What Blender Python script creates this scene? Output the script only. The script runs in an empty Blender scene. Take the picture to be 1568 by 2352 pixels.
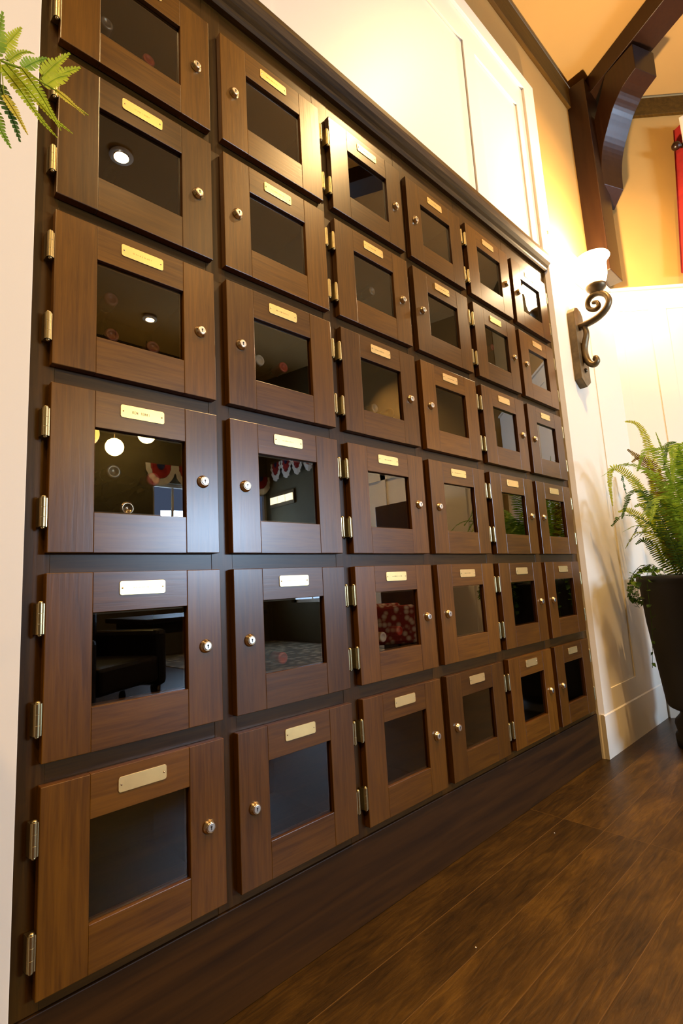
import bpy, bmesh, math, random
from mathutils import Vector, Matrix
random.seed(7)
PI = math.pi
C = bpy.context.scene.collection
Z0 = 0.225            # height of the lowest door edge above the floor; all heights below are measured from it
FL = -Z0              # the floor in those heights

# ------------------------------------------------------------------ camera
cam_d = bpy.data.cameras.new('camera'); cam = bpy.data.objects.new('camera', cam_d); C.objects.link(cam)
yaw, pit, rol = 0.75557, 0.14310, -0.05647
cf = Vector((math.sin(yaw)*math.cos(pit), math.cos(yaw)*math.cos(pit), math.sin(pit)))
cr = cf.cross(Vector((0, 0, 1))).normalized(); cu = cr.cross(cf)
cr2 = cr*math.cos(rol)+cu*math.sin(rol); cu2 = cu*math.cos(rol)-cr*math.sin(rol)
M = Matrix((cr2, cu2, -cf)).transposed().to_4x4(); M.translation = Vector((-0.23968, -1.03047, 0.63157+Z0))
cam.matrix_world = M
cam_d.sensor_fit = 'VERTICAL'; cam_d.sensor_height = 36.0; cam_d.lens = 1174.47/2352*36.0
cam_d.clip_start = 0.02; cam_d.clip_end = 60
bpy.context.scene.camera = cam

# ------------------------------------------------------------------ view, world
sc = bpy.context.scene
sc.view_settings.view_transform = 'Standard'; sc.view_settings.look = 'None'
sc.view_settings.gamma = 1.0; sc.view_settings.use_curve_mapping = False
sc.view_settings.exposure = 0.2
sc.cycles.max_bounces = 8; sc.cycles.diffuse_bounces = 4; sc.cycles.glossy_bounces = 4
sc.cycles.transparent_max_bounces = 12; sc.cycles.sample_clamp_indirect = 6.0
sc.cycles.caustics_reflective = False; sc.cycles.caustics_refractive = False
w = bpy.data.worlds.new('world'); sc.world = w; w.use_nodes = True
w.node_tree.nodes['Background'].inputs[0].default_value = (0.45, 0.6, 1.0, 1)
w.node_tree.nodes['Background'].inputs[1].default_value = 1.2

WARM = (1.0, 0.60, 0.26); WARM2 = (1.0, 0.63, 0.26); DAY = (0.50, 0.72, 1.0)
def area(name, loc, aim, sx, sy, power, col, shape='RECTANGLE'):
    l = bpy.data.lights.new(name, 'AREA'); l.shape = shape; l.size = sx; l.size_y = sy
    l.energy = power; l.color = col
    o = bpy.data.objects.new(name, l); C.objects.link(o)
    o.location = Vector(loc)+Vector((0, 0, Z0))
    d = Vector(aim)-Vector(loc); o.rotation_euler = d.to_track_quat('-Z', 'Y').to_euler()
    return o
# daylight standing outside the windows of the room behind the camera
area('daylight_back_window', (3.95, -6.70, 1.62), (2.2, 0, 0.9), 1.5, 0.75, 410, DAY)
area('daylight_side_window', (5.35, -5.2, 1.0), (2.6, 0, 0.3), 1.2, 1.1, 38, DAY)
# ceiling downlights, at the mouths of their cans
def ceil_z(x, y): return 3.86+0.1*min(-y, (3.22-x-y)*0.7071)
DOWN = [(x, y, ceil_z(x, y)-0.02) for x, y in ((2.12, -1.17), (2.10, -3.30), (2.36, -5.20), (-0.9, -1.35), (1.08, -2.67), (-1.6, -2.4))]  # the one left of the lockers is added to brighten the left wall
DPOW = [60, 14, 12, 30, 10, 52]
for q, p in zip(DOWN, DPOW):
    area('downlight_lamp', (q[0], q[1], q[2]-0.012), (q[0], q[1], 0), 0.11, 0.11, p, WARM2, 'DISK').data.spread = math.radians(130)

wash = area('added_wash_lamp', (4.15, -3.55, ceil_z(4.15, -3.55)-0.035), (5.0, -3.30, 2.0), 0.09, 0.09, 60, WARM2, 'DISK'); wash.data.spread = math.radians(64)  # added light, brightens the east wall mirrored in the locker glass

# ------------------------------------------------------------------ materials
MAT = {}
def newmat(name):
    m = bpy.data.materials.new(name); m.use_nodes = True; MAT[name] = m
    return m, m.node_tree.nodes, m.node_tree.links, m.node_tree.nodes['Principled BSDF']
def plain(name, col, rough=0.5, metal=0.0, spec=0.5, bump=0.0, bscale=200, vary=0.0, vscale=6):
    m, N, L, b = newmat(name)
    b.inputs['Base Color'].default_value = (*col, 1); b.inputs['Roughness'].default_value = rough
    b.inputs['Metallic'].default_value = metal; b.inputs['Specular IOR Level'].default_value = spec
    tc = N.new('ShaderNodeTexCoord')
    if vary:
        n = N.new('ShaderNodeTexNoise'); n.inputs['Scale'].default_value = vscale; n.inputs['Detail'].default_value = 5
        L.new(tc.outputs['Object'], n.inputs['Vector'])
        r = N.new('ShaderNodeValToRGB'); L.new(n.outputs['Fac'], r.inputs[0])
        r.color_ramp.elements[0].position = 0.3; r.color_ramp.elements[1].position = 0.7
        r.color_ramp.elements[0].color = (*[c*(1-vary) for c in col], 1); r.color_ramp.elements[1].color = (*[min(1, c*(1+vary)) for c in col], 1)
        L.new(r.outputs[0], b.inputs['Base Color'])
    if bump:
        n = N.new('ShaderNodeTexNoise'); n.inputs['Scale'].default_value = bscale; n.inputs['Detail'].default_value = 3
        L.new(tc.outputs['Object'], n.inputs['Vector'])
        bp = N.new('ShaderNodeBump'); bp.inputs['Strength'].default_value = bump; bp.inputs['Distance'].default_value = 0.002
        L.new(n.outputs['Fac'], bp.inputs['Height']); L.new(bp.outputs[0], b.inputs['Normal'])
    return m
def wood(name, axis, dark, light, rough=0.29, gscale=1.0, coat=0.2, tone=0.28, bump=0.25, spec=0.36):
    m, N, L, b = newmat(name)
    tc = N.new('ShaderNodeTexCoord'); oi = N.new('ShaderNodeObjectInfo')
    ad = N.new('ShaderNodeVectorMath'); ad.operation = 'ADD'
    sc_ = N.new('ShaderNodeVectorMath'); sc_.operation = 'SCALE'; sc_.inputs['Scale'].default_value = 37.0
    cx = N.new('ShaderNodeCombineXYZ')
    for k in range(3): L.new(oi.outputs['Random'], cx.inputs[k])
    L.new(cx.outputs[0], sc_.inputs[0]); L.new(tc.outputs['Object'], ad.inputs[0]); L.new(sc_.outputs[0], ad.inputs[1])
    mp = N.new('ShaderNodeMapping'); s = [130*gscale]*3; s[axis] = 7*gscale
    mp.inputs['Scale'].default_value = s; L.new(ad.outputs[0], mp.inputs['Vector'])
    n1 = N.new('ShaderNodeTexNoise'); n1.inputs['Scale'].default_value = 1.0; n1.inputs['Detail'].default_value = 6; n1.inputs['Roughness'].default_value = 0.62; n1.inputs['Distortion'].default_value = 0.5
    L.new(mp.outputs[0], n1.inputs['Vector'])
    mp2 = N.new('ShaderNodeMapping'); s2 = [8*gscale]*3; s2[axis] = 1.3*gscale
    mp2.inputs['Scale'].default_value = s2; L.new(ad.outputs[0], mp2.inputs['Vector'])
    n2 = N.new('ShaderNodeTexNoise'); n2.inputs['Scale'].default_value = 1.0; n2.inputs['Detail'].default_value = 3
    L.new(mp2.outputs[0], n2.inputs['Vector'])
    mx = N.new('ShaderNodeMix'); mx.data_type = 'FLOAT'; mx.inputs[0].default_value = 0.42
    L.new(n1.outputs['Fac'], mx.inputs[2]); L.new(n2.outputs['Fac'], mx.inputs[3])
    r = N.new('ShaderNodeValToRGB'); r.color_ramp.elements[0].position = 0.36; r.color_ramp.elements[1].position = 0.66
    r.color_ramp.elements[0].color = (*dark, 1); r.color_ramp.elements[1].color = (*light, 1)
    L.new(mx.outputs[0], r.inputs[0])
    hs = N.new('ShaderNodeHueSaturation')
    mr = N.new('ShaderNodeMapRange'); mr.inputs['To Min'].default_value = 1-tone; mr.inputs['To Max'].default_value = 1+tone
    L.new(oi.outputs['Random'], mr.inputs['Value']); L.new(mr.outputs[0], hs.inputs['Value']); L.new(r.outputs[0], hs.inputs['Color'])
    L.new(hs.outputs[0], b.inputs['Base Color'])
    b.inputs['Roughness'].default_value = rough; b.inputs['Specular IOR Level'].default_value = spec
    b.inputs['Coat Weight'].default_value = coat; b.inputs['Coat Roughness'].default_value = 0.27
    bp = N.new('ShaderNodeBump'); bp.inputs['Strength'].default_value = bump; bp.inputs['Distance'].default_value = 0.0006
    L.new(n1.outputs['Fac'], bp.inputs['Height']); L.new(bp.outputs[0], b.inputs['Normal'])
    return m
WD = (0.058, 0.0205, 0.0014); WLt = (0.138, 0.054, 0.0036)
WV = wood('walnut_vertical', 2, WD, WLt); WH = wood('walnut_horizontal', 0, WD, WLt)
FD = (0.030, 0.0120, 0.0013); FLt = (0.072, 0.031, 0.0034)
FV = wood('frame_vertical', 2, FD, FLt, tone=0.0, rough=0.34, coat=0.1, spec=0.2); FH = wood('frame_horizontal', 0, FD, FLt, tone=0.0, rough=0.34, coat=0.1, spec=0.2)
FC = wood('crown_walnut', 0, (0.04, 0.019, 0.004), (0.12, 0.06, 0.013), tone=0.0, rough=0.5, coat=0.0, spec=0.12)
WDARK = wood('plinth_walnut', 0, (0.010, 0.004, 0.0006), (0.056, 0.022, 0.003), gscale=0.25, rough=0.5, coat=0.0, tone=0.0, spec=0.15)
BEAM = wood('dark_timber', 2, (0.012, 0.0035, 0.0015), (0.026, 0.009, 0.0025), rough=0.32, gscale=0.4, coat=0.0, tone=0.0)
TRIMW = wood('timber_trim', 0, (0.040, 0.019, 0.003), (0.095, 0.048, 0.007), rough=0.6, gscale=0.4, coat=0.0, tone=0.0, spec=0.12)
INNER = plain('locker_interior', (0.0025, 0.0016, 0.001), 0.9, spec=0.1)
WHITE = plain('cream_paint', (0.77, 0.70, 0.59), 0.42, spec=0.4, bump=0.05, bscale=90)
TAN = plain('ochre_plaster', (0.43, 0.245, 0.065), 0.85, bump=0.1, bscale=60, vary=0.06, vscale=2)
CEIL = plain('tan_ceiling', (0.46, 0.27, 0.085), 0.9, vary=0.05, vscale=1.2)
DTAN = plain('deep_ochre_plaster', (0.26, 0.17, 0.055), 0.85, vary=0.05, vscale=2)
OLIVE = plain('olive_plaster', (0.10, 0.075, 0.03), 0.85, vary=0.06, vscale=2)
BRASS = plain('brass_hinge', (0.44, 0.36, 0.19), 0.34, metal=1.0)
PLATE = plain('brass_plate', (0.95, 0.66, 0.27), 0.33, metal=0.85, vary=0.05, vscale=30)
ENGR = plain('engraved_mark', (0.10, 0.06, 0.02), 0.7)
LOCKR = plain('lock_ring', (0.60, 0.46, 0.30), 0.22, metal=1.0)
LOCKF = plain('lock_face', (0.78, 0.72, 0.62), 0.3, metal=1.0)
BLACK = plain('keyhole_black', (0.004, 0.004, 0.004), 0.7)
IRON = plain('bronze_iron', (0.15, 0.10, 0.045), 0.42, metal=0.55, bump=0.2, bscale=120, vary=0.3, vscale=25)
POT = plain('black_resin', (0.0045, 0.0035, 0.003), 0.6, bump=0.1, bscale=60)
SOIL = plain('potting_soil', (0.03, 0.02, 0.012), 0.95, bump=0.8, bscale=90)
def leafmat(name, a, bcol, rough=0.5):
    m, N, L, b = newmat(name)
    tc = N.new('ShaderNodeTexCoord'); n = N.new('ShaderNodeTexNoise'); n.inputs['Scale'].default_value = 45; n.inputs['Detail'].default_value = 3
    L.new(tc.outputs['Object'], n.inputs['Vector'])
    r = N.new('ShaderNodeValToRGB'); r.color_ramp.elements[0].position = 0.35; r.color_ramp.elements[1].position = 0.65
    r.color_ramp.elements[0].color = (*a, 1); r.color_ramp.elements[1].color = (*bcol, 1)
    L.new(n.outputs['Fac'], r.inputs[0]); L.new(r.outputs[0], b.inputs['Base Color'])
    b.inputs['Roughness'].default_value = rough; b.inputs['Specular IOR Level'].default_value = 0.3
    tr = N.new('ShaderNodeBsdfTranslucent'); L.new(r.outputs[0], tr.inputs['Color'])
    ms = N.new('ShaderNodeMixShader'); ms.inputs[0].default_value = 0.35
    L.new(b.outputs[0], ms.inputs[1]); L.new(tr.outputs[0], ms.inputs[2])
    L.new(ms.outputs[0], N['Material Output'].inputs['Surface'])
    return m
LEAF = leafmat('fern_green', (0.16, 0.30, 0.02), (0.30, 0.46, 0.04))
LEAFL = leafmat('fern_lime', (0.34, 0.42, 0.012), (0.50, 0.56, 0.025))
LEAFD = leafmat('fern_deep', (0.035, 0.09, 0.012), (0.08, 0.17, 0.02))
LEAFB = leafmat('fern_brown', (0.16, 0.10, 0.02), (0.26, 0.20, 0.03))
LEAFY = leafmat('fern_yellow', (0.60, 0.48, 0.04), (0.72, 0.58, 0.06))
def glassmat():
    m = bpy.data.materials.new('smoked_glass'); m.use_nodes = True; N = m.node_tree.nodes; L = m.node_tree.links
    N.remove(N['Principled BSDF'])
    t = N.new('ShaderNodeBsdfTransparent'); t.inputs[0].default_value = (0.68, 0.64, 0.57, 1)
    g = N.new('ShaderNodeBsdfGlossy'); g.inputs['Roughness'].default_value = 0.0; g.inputs['Color'].default_value = (1, 1, 1, 1)
    fr = N.new('ShaderNodeFresnel'); fr.inputs['IOR'].default_value = 1.5
    ge = N.new('ShaderNodeNewGeometry'); inv = N.new('ShaderNodeMath'); inv.operation = 'SUBTRACT'; inv.inputs[0].default_value = 1.8; 
    k = N.new('ShaderNodeMath'); k.operation = 'MULTIPLY'; k.inputs[1].default_value = 1.8; L.new(ge.outputs['Backfacing'], k.inputs[0]); L.new(k.outputs[0], inv.inputs[1])
    mu = N.new('ShaderNodeMath'); mu.operation = 'MULTIPLY'; mu.use_clamp = True; L.new(fr.outputs[0], mu.inputs[0]); L.new(inv.outputs[0], mu.inputs[1])
    ms = N.new('ShaderNodeMixShader'); L.new(mu.outputs[0], ms.inputs[0]); L.new(t.outputs[0], ms.inputs[1]); L.new(g.outputs[0], ms.inputs[2])
    L.new(ms.outputs[0], N['Material Output'].inputs['Surface']); return m
GLASS = glassmat()
def emit(name, col, s, base=(0.9, 0.85, 0.75)):
    m, N, L, b = newmat(name); b.inputs['Base Color'].default_value = (*base, 1)
    b.inputs['Emission Color'].default_value = (*col, 1); b.inputs['Emission Strength'].default_value = s
    return m
SHADE = emit('lit_shade', (1.0, 0.76, 0.44), 36)
GLOBE = emit('lit_globe', (1.0, 0.72, 0.25), 70)
AMBER = emit('lit_amber', (1.0, 0.42, 0.06), 22)
CANLIT = emit('lit_can', (1.0, 0.75, 0.45), 4)
PANE = emit('lit_daylight_pane', (0.95, 1.0, 0.92), 14)
WARMPANE = emit('lit_warm_pane', (1.0, 0.80, 0.42), 14)
CLOTHR = plain('red_cloth', (0.30, 0.010, 0.008), 0.75, vary=0.2, vscale=20)
CLOTHW = plain('white_cloth', (0.80, 0.72, 0.62), 0.8)
CLOTHB = plain('blue_cloth', (0.02, 0.03, 0.12), 0.8)
LEATHER = plain('dark_leather', (0.014, 0.010, 0.009), 0.35, bump=0.3, bscale=80)
CAP = dict(grey=plain('capsule_grey', (0.42, 0.42, 0.42), 0.35, metal=0.6), red=plain('capsule_red', (0.62, 0.07, 0.05), 0.4, metal=0.2),
           white=plain('capsule_white', (0.9, 0.88, 0.84), 0.4), brown=plain('capsule_brown', (0.26, 0.07, 0.05), 0.4), gold=plain('capsule_gold', (0.60, 0.42, 0.14), 0.3, metal=0.8),
           silver=plain('capsule_silver', (0.85, 0.80, 0.78), 0.2, metal=0.9))
BOTTLE = plain('bottle_glass', (0.006, 0.012, 0.006), 0.08, spec=0.8)

def floor_mat():
    m, N, L, b = newmat('hand_scraped_planks')
    tc = N.new('ShaderNodeTexCoord')
    br = N.new('ShaderNodeTexBrick'); br.offset = 0.37; br.offset_frequency = 1; br.squash = 1
    br.inputs['Scale'].default_value = 1.0; br.inputs['Brick Width'].default_value = 1.7; br.inputs['Row Height'].default_value = 0.137
    br.inputs['Mortar Size'].default_value = 0.0012; br.inputs['Mortar Smooth'].default_value = 0.3; br.inputs['Bias'].default_value = 0
    br.inputs['Color1'].default_value = (0, 0, 0, 1); br.inputs['Color2'].default_value = (1, 1, 1, 1); br.inputs['Mortar'].default_value = (0.5, 0.5, 0.5, 1)
    mpb = N.new('ShaderNodeMapping'); mpb.inputs['Location'].default_value = (1.15, 0.108, 0)
    L.new(tc.outputs['Object'], mpb.inputs['Vector']); L.new(mpb.outputs[0], br.inputs['Vector'])
    # grain, shifted per plank
    sep = N.new('ShaderNodeVectorMath'); sep.operation = 'SCALE'; sep.inputs['Scale'].default_value = 13
    L.new(br.outputs['Color'], sep.inputs[0])
    ad = N.new('ShaderNodeVectorMath'); ad.operation = 'ADD'; L.new(tc.outputs['Object'], ad.inputs[0]); L.new(sep.outputs[0], ad.inputs[1])
    mp = N.new('ShaderNodeMapping'); mp.inputs['Scale'].default_value = (6.0, 48, 3); L.new(ad.outputs[0], mp.inputs['Vector'])
    n1 = N.new('ShaderNodeTexNoise'); n1.inputs['Scale'].default_value = 1.5; n1.inputs['Detail'].default_value = 8; n1.inputs['Roughness'].default_value = 0.65; n1.inputs['Distortion'].default_value = 1.2
    L.new(mp.outputs[0], n1.inputs['Vector'])
    mp2 = N.new('ShaderNodeMapping'); mp2.inputs['Scale'].default_value = (3.5, 9, 3); L.new(ad.outputs[0], mp2.inputs['Vector'])
    n2 = N.new('ShaderNodeTexNoise'); n2.inputs['Scale'].default_value = 1.3; n2.inputs['Detail'].default_value = 4; n2.inputs['Distortion'].default_value = 0.6
    L.new(mp2.outputs[0], n2.inputs['Vector'])
    mx = N.new('ShaderNodeMix'); mx.data_type = 'FLOAT'; mx.inputs[0].default_value = 0.45
    L.new(n1.outputs['Fac'], mx.inputs[2]); L.new(n2.outputs['Fac'], mx.inputs[3])
    r = N.new('ShaderNodeValToRGB'); r.color_ramp.elements[0].position = 0.34; r.color_ramp.elements[1].position = 0.68
    r.color_ramp.elements[0].color = (0.022, 0.0105, 0.0018, 1); r.color_ramp.elements[1].color = (0.115, 0.057, 0.0085, 1)
    e = r.color_ramp.elements.new(0.5); e.color = (0.056, 0.027, 0.0042, 1)
    L.new(mx.outputs[0], r.inputs[0])
    mr = N.new('ShaderNodeMapRange'); mr.inputs['To Min'].default_value = 0.72; mr.inputs['To Max'].default_value = 1.3
    L.new(br.outputs['Color'], mr.inputs['Value'])
    hs = N.new('ShaderNodeHueSaturation'); L.new(mr.outputs[0], hs.inputs['Value']); L.new(r.outputs[0], hs.inputs['Color'])
    mo = N.new('ShaderNodeMix'); mo.data_type = 'RGBA'; L.new(br.outputs['Fac'], mo.inputs[0])
    L.new(hs.outputs[0], mo.inputs[6]); mo.inputs[7].default_value = (0.12, 0.06, 0.014, 1)
    L.new(mo.outputs[2], b.inputs['Base Color'])
    b.inputs['Roughness'].default_value = 0.38; b.inputs['Specular IOR Level'].default_value = 0.3
    b.inputs['Coat Weight'].default_value = 0.0; b.inputs['Coat Roughness'].default_value = 0.2
    sb = N.new('ShaderNodeMath'); sb.operation = 'SUBTRACT'; L.new(mx.outputs[0], sb.inputs[0]); L.new(br.outputs['Fac'], sb.inputs[1])
    bp = N.new('ShaderNodeBump'); bp.inputs['Strength'].default_value = 0.5; bp.inputs['Distance'].default_value = 0.003
    L.new(sb.outputs[0], bp.inputs['Height']); L.new(bp.outputs[0], b.inputs['Normal'])
    return m
FLOOR = floor_mat()
def rug_mat(name, a, bb, scale=9):
    m, N, L, b = newmat(name)
    tc = N.new('ShaderNodeTexCoord'); v = N.new('ShaderNodeTexVoronoi'); v.inputs['Scale'].default_value = scale
    L.new(tc.outputs['Object'], v.inputs['Vector'])
    r = N.new('ShaderNodeValToRGB'); r.color_ramp.interpolation = 'LINEAR'; r.color_ramp.elements[0].position = 0.2; r.color_ramp.elements[1].position = 0.55
    r.color_ramp.elements[0].color = (*a, 1); r.color_ramp.elements[1].color = (*bb, 1)
    L.new(v.outputs['Distance'], r.inputs[0]); L.new(r.outputs[0], b.inputs['Base Color']); b.inputs['Roughness'].default_value = 0.9
    return m
RUG = rug_mat('mottled_rug', (0.50, 0.42, 0.28), (0.16, 0.13, 0.08))
UPHOL = rug_mat('checked_upholstery', (0.75, 0.62, 0.52), (0.30, 0.03, 0.02), 16)

# ------------------------------------------------------------------ mesh helpers
class MB:
    """Collects shapes with materials and links them as one mesh object."""
    def __init__(s): s.v = []; s.f = []; s.m = []; s.sm = []; s.mats = []
    def mi(s, m):
        if m not in s.mats: s.mats.append(m)
        return s.mats.index(m)
    def add(s, V, F, mat, smooth=False):
        n = len(s.v); s.v += [tuple(p) for p in V]; k = s.mi(mat)
        for f in F: s.f.append(tuple(n+i for i in f)); s.m.append(k); s.sm.append(smooth)
    def box(s, x0, x1, y0, y1, z0, z1, mat, bev=0.0, T=None):
        if x0 > x1: x0, x1 = x1, x0
        if bev <= 0:
            V = [Vector((x, y, z)) for z in (z0, z1) for y in (y0, y1) for x in (x0, x1)]
            F = [(0, 2, 3, 1), (4, 5, 7, 6), (0, 1, 5, 4), (2, 6, 7, 3), (0, 4, 6, 2), (1, 3, 7, 5)]
        else:
            bm = bmesh.new(); bmesh.ops.create_cube(bm, size=1)
            for v in bm.verts: v.co = Vector((x0+(v.co.x+.5)*(x1-x0), y0+(v.co.y+.5)*(y1-y0), z0+(v.co.z+.5)*(z1-z0)))
            bmesh.ops.bevel(bm, geom=list(bm.edges), offset=bev, segments=2, affect='EDGES', profile=0.5)
            bm.verts.index_update(); V = [v.co.copy() for v in bm.verts]; F = [[v.index for v in f.verts] for f in bm.faces]; bm.free()
        if T is not None: V = [T@v for v in V]
        s.add(V, F, mat)
    def prism(s, pts, y0, y1, mat, T=None, axis='y', bev=0):
        n = len(pts)
        def mk(a, b, d): return Vector((a, d, b)) if axis == 'y' else (Vector((d, a, b)) if axis == 'x' else Vector((a, b, d)))
        V = [mk(a, b, y0) for a, b in pts]+[mk(a, b, y1) for a, b in pts]
        F = [tuple(range(n)), tuple(range(2*n-1, n-1, -1))]+[(i, i+n, (i+1) % n+n, (i+1) % n) for i in range(n)]
        bm = bmesh.new(); vs = [bm.verts.new(v) for v in V]
        for f in F: bm.faces.new([vs[i] for i in f])
        bmesh.ops.recalc_face_normals(bm, faces=bm.faces)
        if bev: bmesh.ops.bevel(bm, geom=[e for e in bm.edges], offset=bev, segments=2, affect='EDGES', profile=0.5)
        bm.verts.index_update(); V = [v.co.copy() for v in bm.verts]; F = [[v.index for v in f.verts] for f in bm.faces]; bm.free()
        if T is not None: V = [T@v for v in V]
        s.add(V, F, mat)
    def lathe(s, prof, mat, T=None, n=28, smooth=True, cap=True, sup=False):
        """prof: (radius, height) along local z."""
        V = []; F = []
        if sup:
            q = [prof[0]]
            for (r0, h0), (r1, h1) in zip(prof, prof[1:]):
                q += [(r0+(r1-r0)*t, h0+(h1-h0)*t) for t in (0.12, 0.88)]+[(r1, h1)]
            prof = q
        for r, h in prof:
            for k in range(n):
                a = 2*PI*k/n; V.append(Vector((r*math.cos(a), r*math.sin(a), h)))
        for i in range(len(prof)-1):
            for k in range(n):
                a, b = i*n+k, i*n+(k+1) % n; F.append((a, b, b+n, a+n))
        if cap:
            F.append(tuple(range(n-1, -1, -1))); F.append(tuple((len(prof)-1)*n+k for k in range(n)))
        if T is not None: V = [T@v for v in V]
        s.add(V, F, mat, smooth)
    def tube(s, pts, rad, mat, n=10, flat=1.0, smooth=True, side=None):
        P = [Vector(p) for p in pts]; V = []; F = []; m = len(P)
        R = rad if isinstance(rad, (list, tuple)) else [rad]*m
        up = side
        for i, p in enumerate(P):
            t = (P[min(i+1, m-1)]-P[max(i-1, 0)]).normalized()
            if up is None: up = t.orthogonal().normalized()
            a = (up-t*up.dot(t)).normalized(); b = t.cross(a)
            if side is None: up = a
            for k in range(n):
                th = 2*PI*k/n; V.append(p+a*math.cos(th)*R[i]*flat+b*math.sin(th)*R[i])
        for i in range(m-1):
            for k in range(n):
                q, r = i*n+k, i*n+(k+1) % n; F.append((q, r, r+n, q+n))
        F.append(tuple(range(n-1, -1, -1))); F.append(tuple((m-1)*n+k for k in range(n)))
        s.add(V, F, mat, smooth)
    def build(s, name, parent=None, loc=(0, 0, 0), off=True):
        """Vertices are absolute; loc becomes the origin. A top-level object is lifted by Z0."""
        L = Vector(loc); me = bpy.data.meshes.new(name)
        me.from_pydata([Vector(v)-L for v in s.v], [], s.f)
        for m in s.mats: me.materials.append(m)
        for p, k, q in zip(me.polygons, s.m, s.sm): p.material_index = k; p.use_smooth = q
        me.validate(); me.update()
        o = bpy.data.objects.new(name, me); C.objects.link(o)
        if parent is None: o.location = L+Vector((0, 0, Z0))
        else: o.parent = parent; o.location = L-parent['org'] if 'org' in parent else L
        return o
def catmull(P, k=6):
    P = [Vector(p) for p in P]; Q = [P[0]*2-P[1]]+P+[P[-1]*2-P[-2]]; out = []
    for i in range(1, len(Q)-2):
        for j in range(k):
            t = j/k; a, b, c, d = Q[i-1], Q[i], Q[i+1], Q[i+2]
            out.append(0.5*((2*b)+(c-a)*t+(2*a-5*b+4*c-d)*t*t+(3*b-a-3*c+d)*t**3))
    out.append(P[-1]); return out
ORG = {}
def thing(name, label, cat, org=(0, 0, 0), group=None, kind=None):
    o = bpy.data.objects.new(name, None); C.objects.link(o); o.empty_display_size = 0.05
    o.location = Vector(org)+Vector((0, 0, Z0)); ORG[o.name] = Vector(org)
    if label: o['label'] = label
    if cat: o['category'] = cat
    if group: o['group'] = group
    if kind: o['kind'] = kind
    return o
def part(mb, name, parent, loc=None, label=None):
    """A part whose vertices are given in the same absolute frame as its thing's origin."""
    base = ORG[parent.name]; L = Vector(loc) if loc is not None else base
    o = mb.build(name, None, L); o.location = L-base; o.parent = parent; ORG[o.name] = L
    if label: o['label'] = label
    return o
def struct(mb, name, loc=(0, 0, 0)):
    o = mb.build(name, None, loc); o['kind'] = 'structure'; return o
def tag(o, label, cat, group=None, kind=None):
    o['label'] = label; o['category'] = cat
    if group: o['group'] = group
    if kind: o['kind'] = kind
    return o
def RotX(a): return Matrix.Rotation(a, 4, 'X')
def Tr(x, y, z): return Matrix.Translation((x, y, z))

# ------------------------------------------------------------------ grid of the lockers
W, H, ROW = 0.3474, 0.3234, 0.36
G1, G2 = 0.0340, 0.0413
COLX = [0]
for i in range(1, 6): COLX.append(COLX[-1]+W+(G1 if i % 2 else G2))
ROWZ = [ (5-r)*ROW for r in range(6)]           # row 0 is the topmost
XL, XR, ZT, ZB = -0.040, 2.312, 2.285, -0.025   # cabinet outline
WY = -0.012                                     # face of the white panelling

# ------------------------------------------------------------------ the room
KX = 3.22
b = MB(); b.box(-3.2, 5.6, -7.2, 0.5, FL-0.05, FL, FLOOR); struct(b, 'floor')
b = MB()
b.box(-3.0, XL-0.001, 0.007, 0.45, FL, ZT+0.016, TAN); b.box(XR+0.012, KX+0.3, 0.007, 0.45, FL, ZT+0.016, TAN)
b.box(-3.0, KX+0.3, 0.007, 0.45, ZT+0.016, 3.9, TAN)
b.box(XL-0.001, XR+0.001, 0.40, 0.45, FL, ZT+0.016, TAN)
struct(b, 'wall_north')
# far wall, turned 45 degrees at the corner
TF = Tr(KX, 0, 0)@Matrix.Rotation(-PI/4, 4, 'Z')
b = MB(); b.box(0, 2.6, 0.007, 0.2, FL, 3.95, TAN, T=TF); struct(b, 'wall_northeast')
b = MB(); b.box(5.0, 5.2, -4.55, -1.78, FL, 4.6, DTAN); b.box(5.0, 5.2, -6.4, -5.85, FL, 4.6, OLIVE)
b.box(5.0, 5.2, -5.85, -4.55, FL, 0.4, OLIVE); b.box(5.0, 5.2, -5.85, -4.55, 1.6, 4.6, OLIVE); struct(b, 'wall_east')
b = MB(); b.box(-3.0, 2.9, -6.6, -6.4, FL, 4.6, TAN); b.box(5.0, 5.2, -6.6, -6.4, FL, 4.6, TAN)
b.box(2.9, 5.0, -6.6, -6.4, FL, 1.2, TAN); b.box(2.9, 5.0, -6.6, -6.4, 2.35, 4.6, TAN); b.mats = [OLIVE]; struct(b, 'wall_south')
b = MB(); b.box(-3.2, -3.0, -6.6, 0.45, FL, 4.6, OLIVE); struct(b, 'wall_west')
# vaulted ceiling rising gently from the two walls
b = MB()
K = Vector((KX, 0, 3.86)); Kp = Vector((0.569, -6.4, 4.50)); Bc = Vector((5.2, -1.98, 3.86)); Bp = Vector((0.675, -6.505, 4.50))
A = Vector((-3.1, 0.0, 3.86)); Ap = Vector((-3.1, -6.4, 4.50))
b.add([A, K, Kp, Ap], [(0, 1, 2, 3)], CEIL); b.add([K, Bc, Bp, Kp], [(0, 1, 2, 3)], CEIL)
b.add([Bc, Vector((5.2, -6.7, 4.50)), Bp], [(0, 1, 2)], CEIL)
b.add([Ap, Kp, Bp, Vector((5.2, -6.7, 4.50)), Vector((-3.1, -6.7, 4.50))], [(0, 1, 2, 3, 4)], CEIL)
struct(b, 'ceiling')

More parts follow.
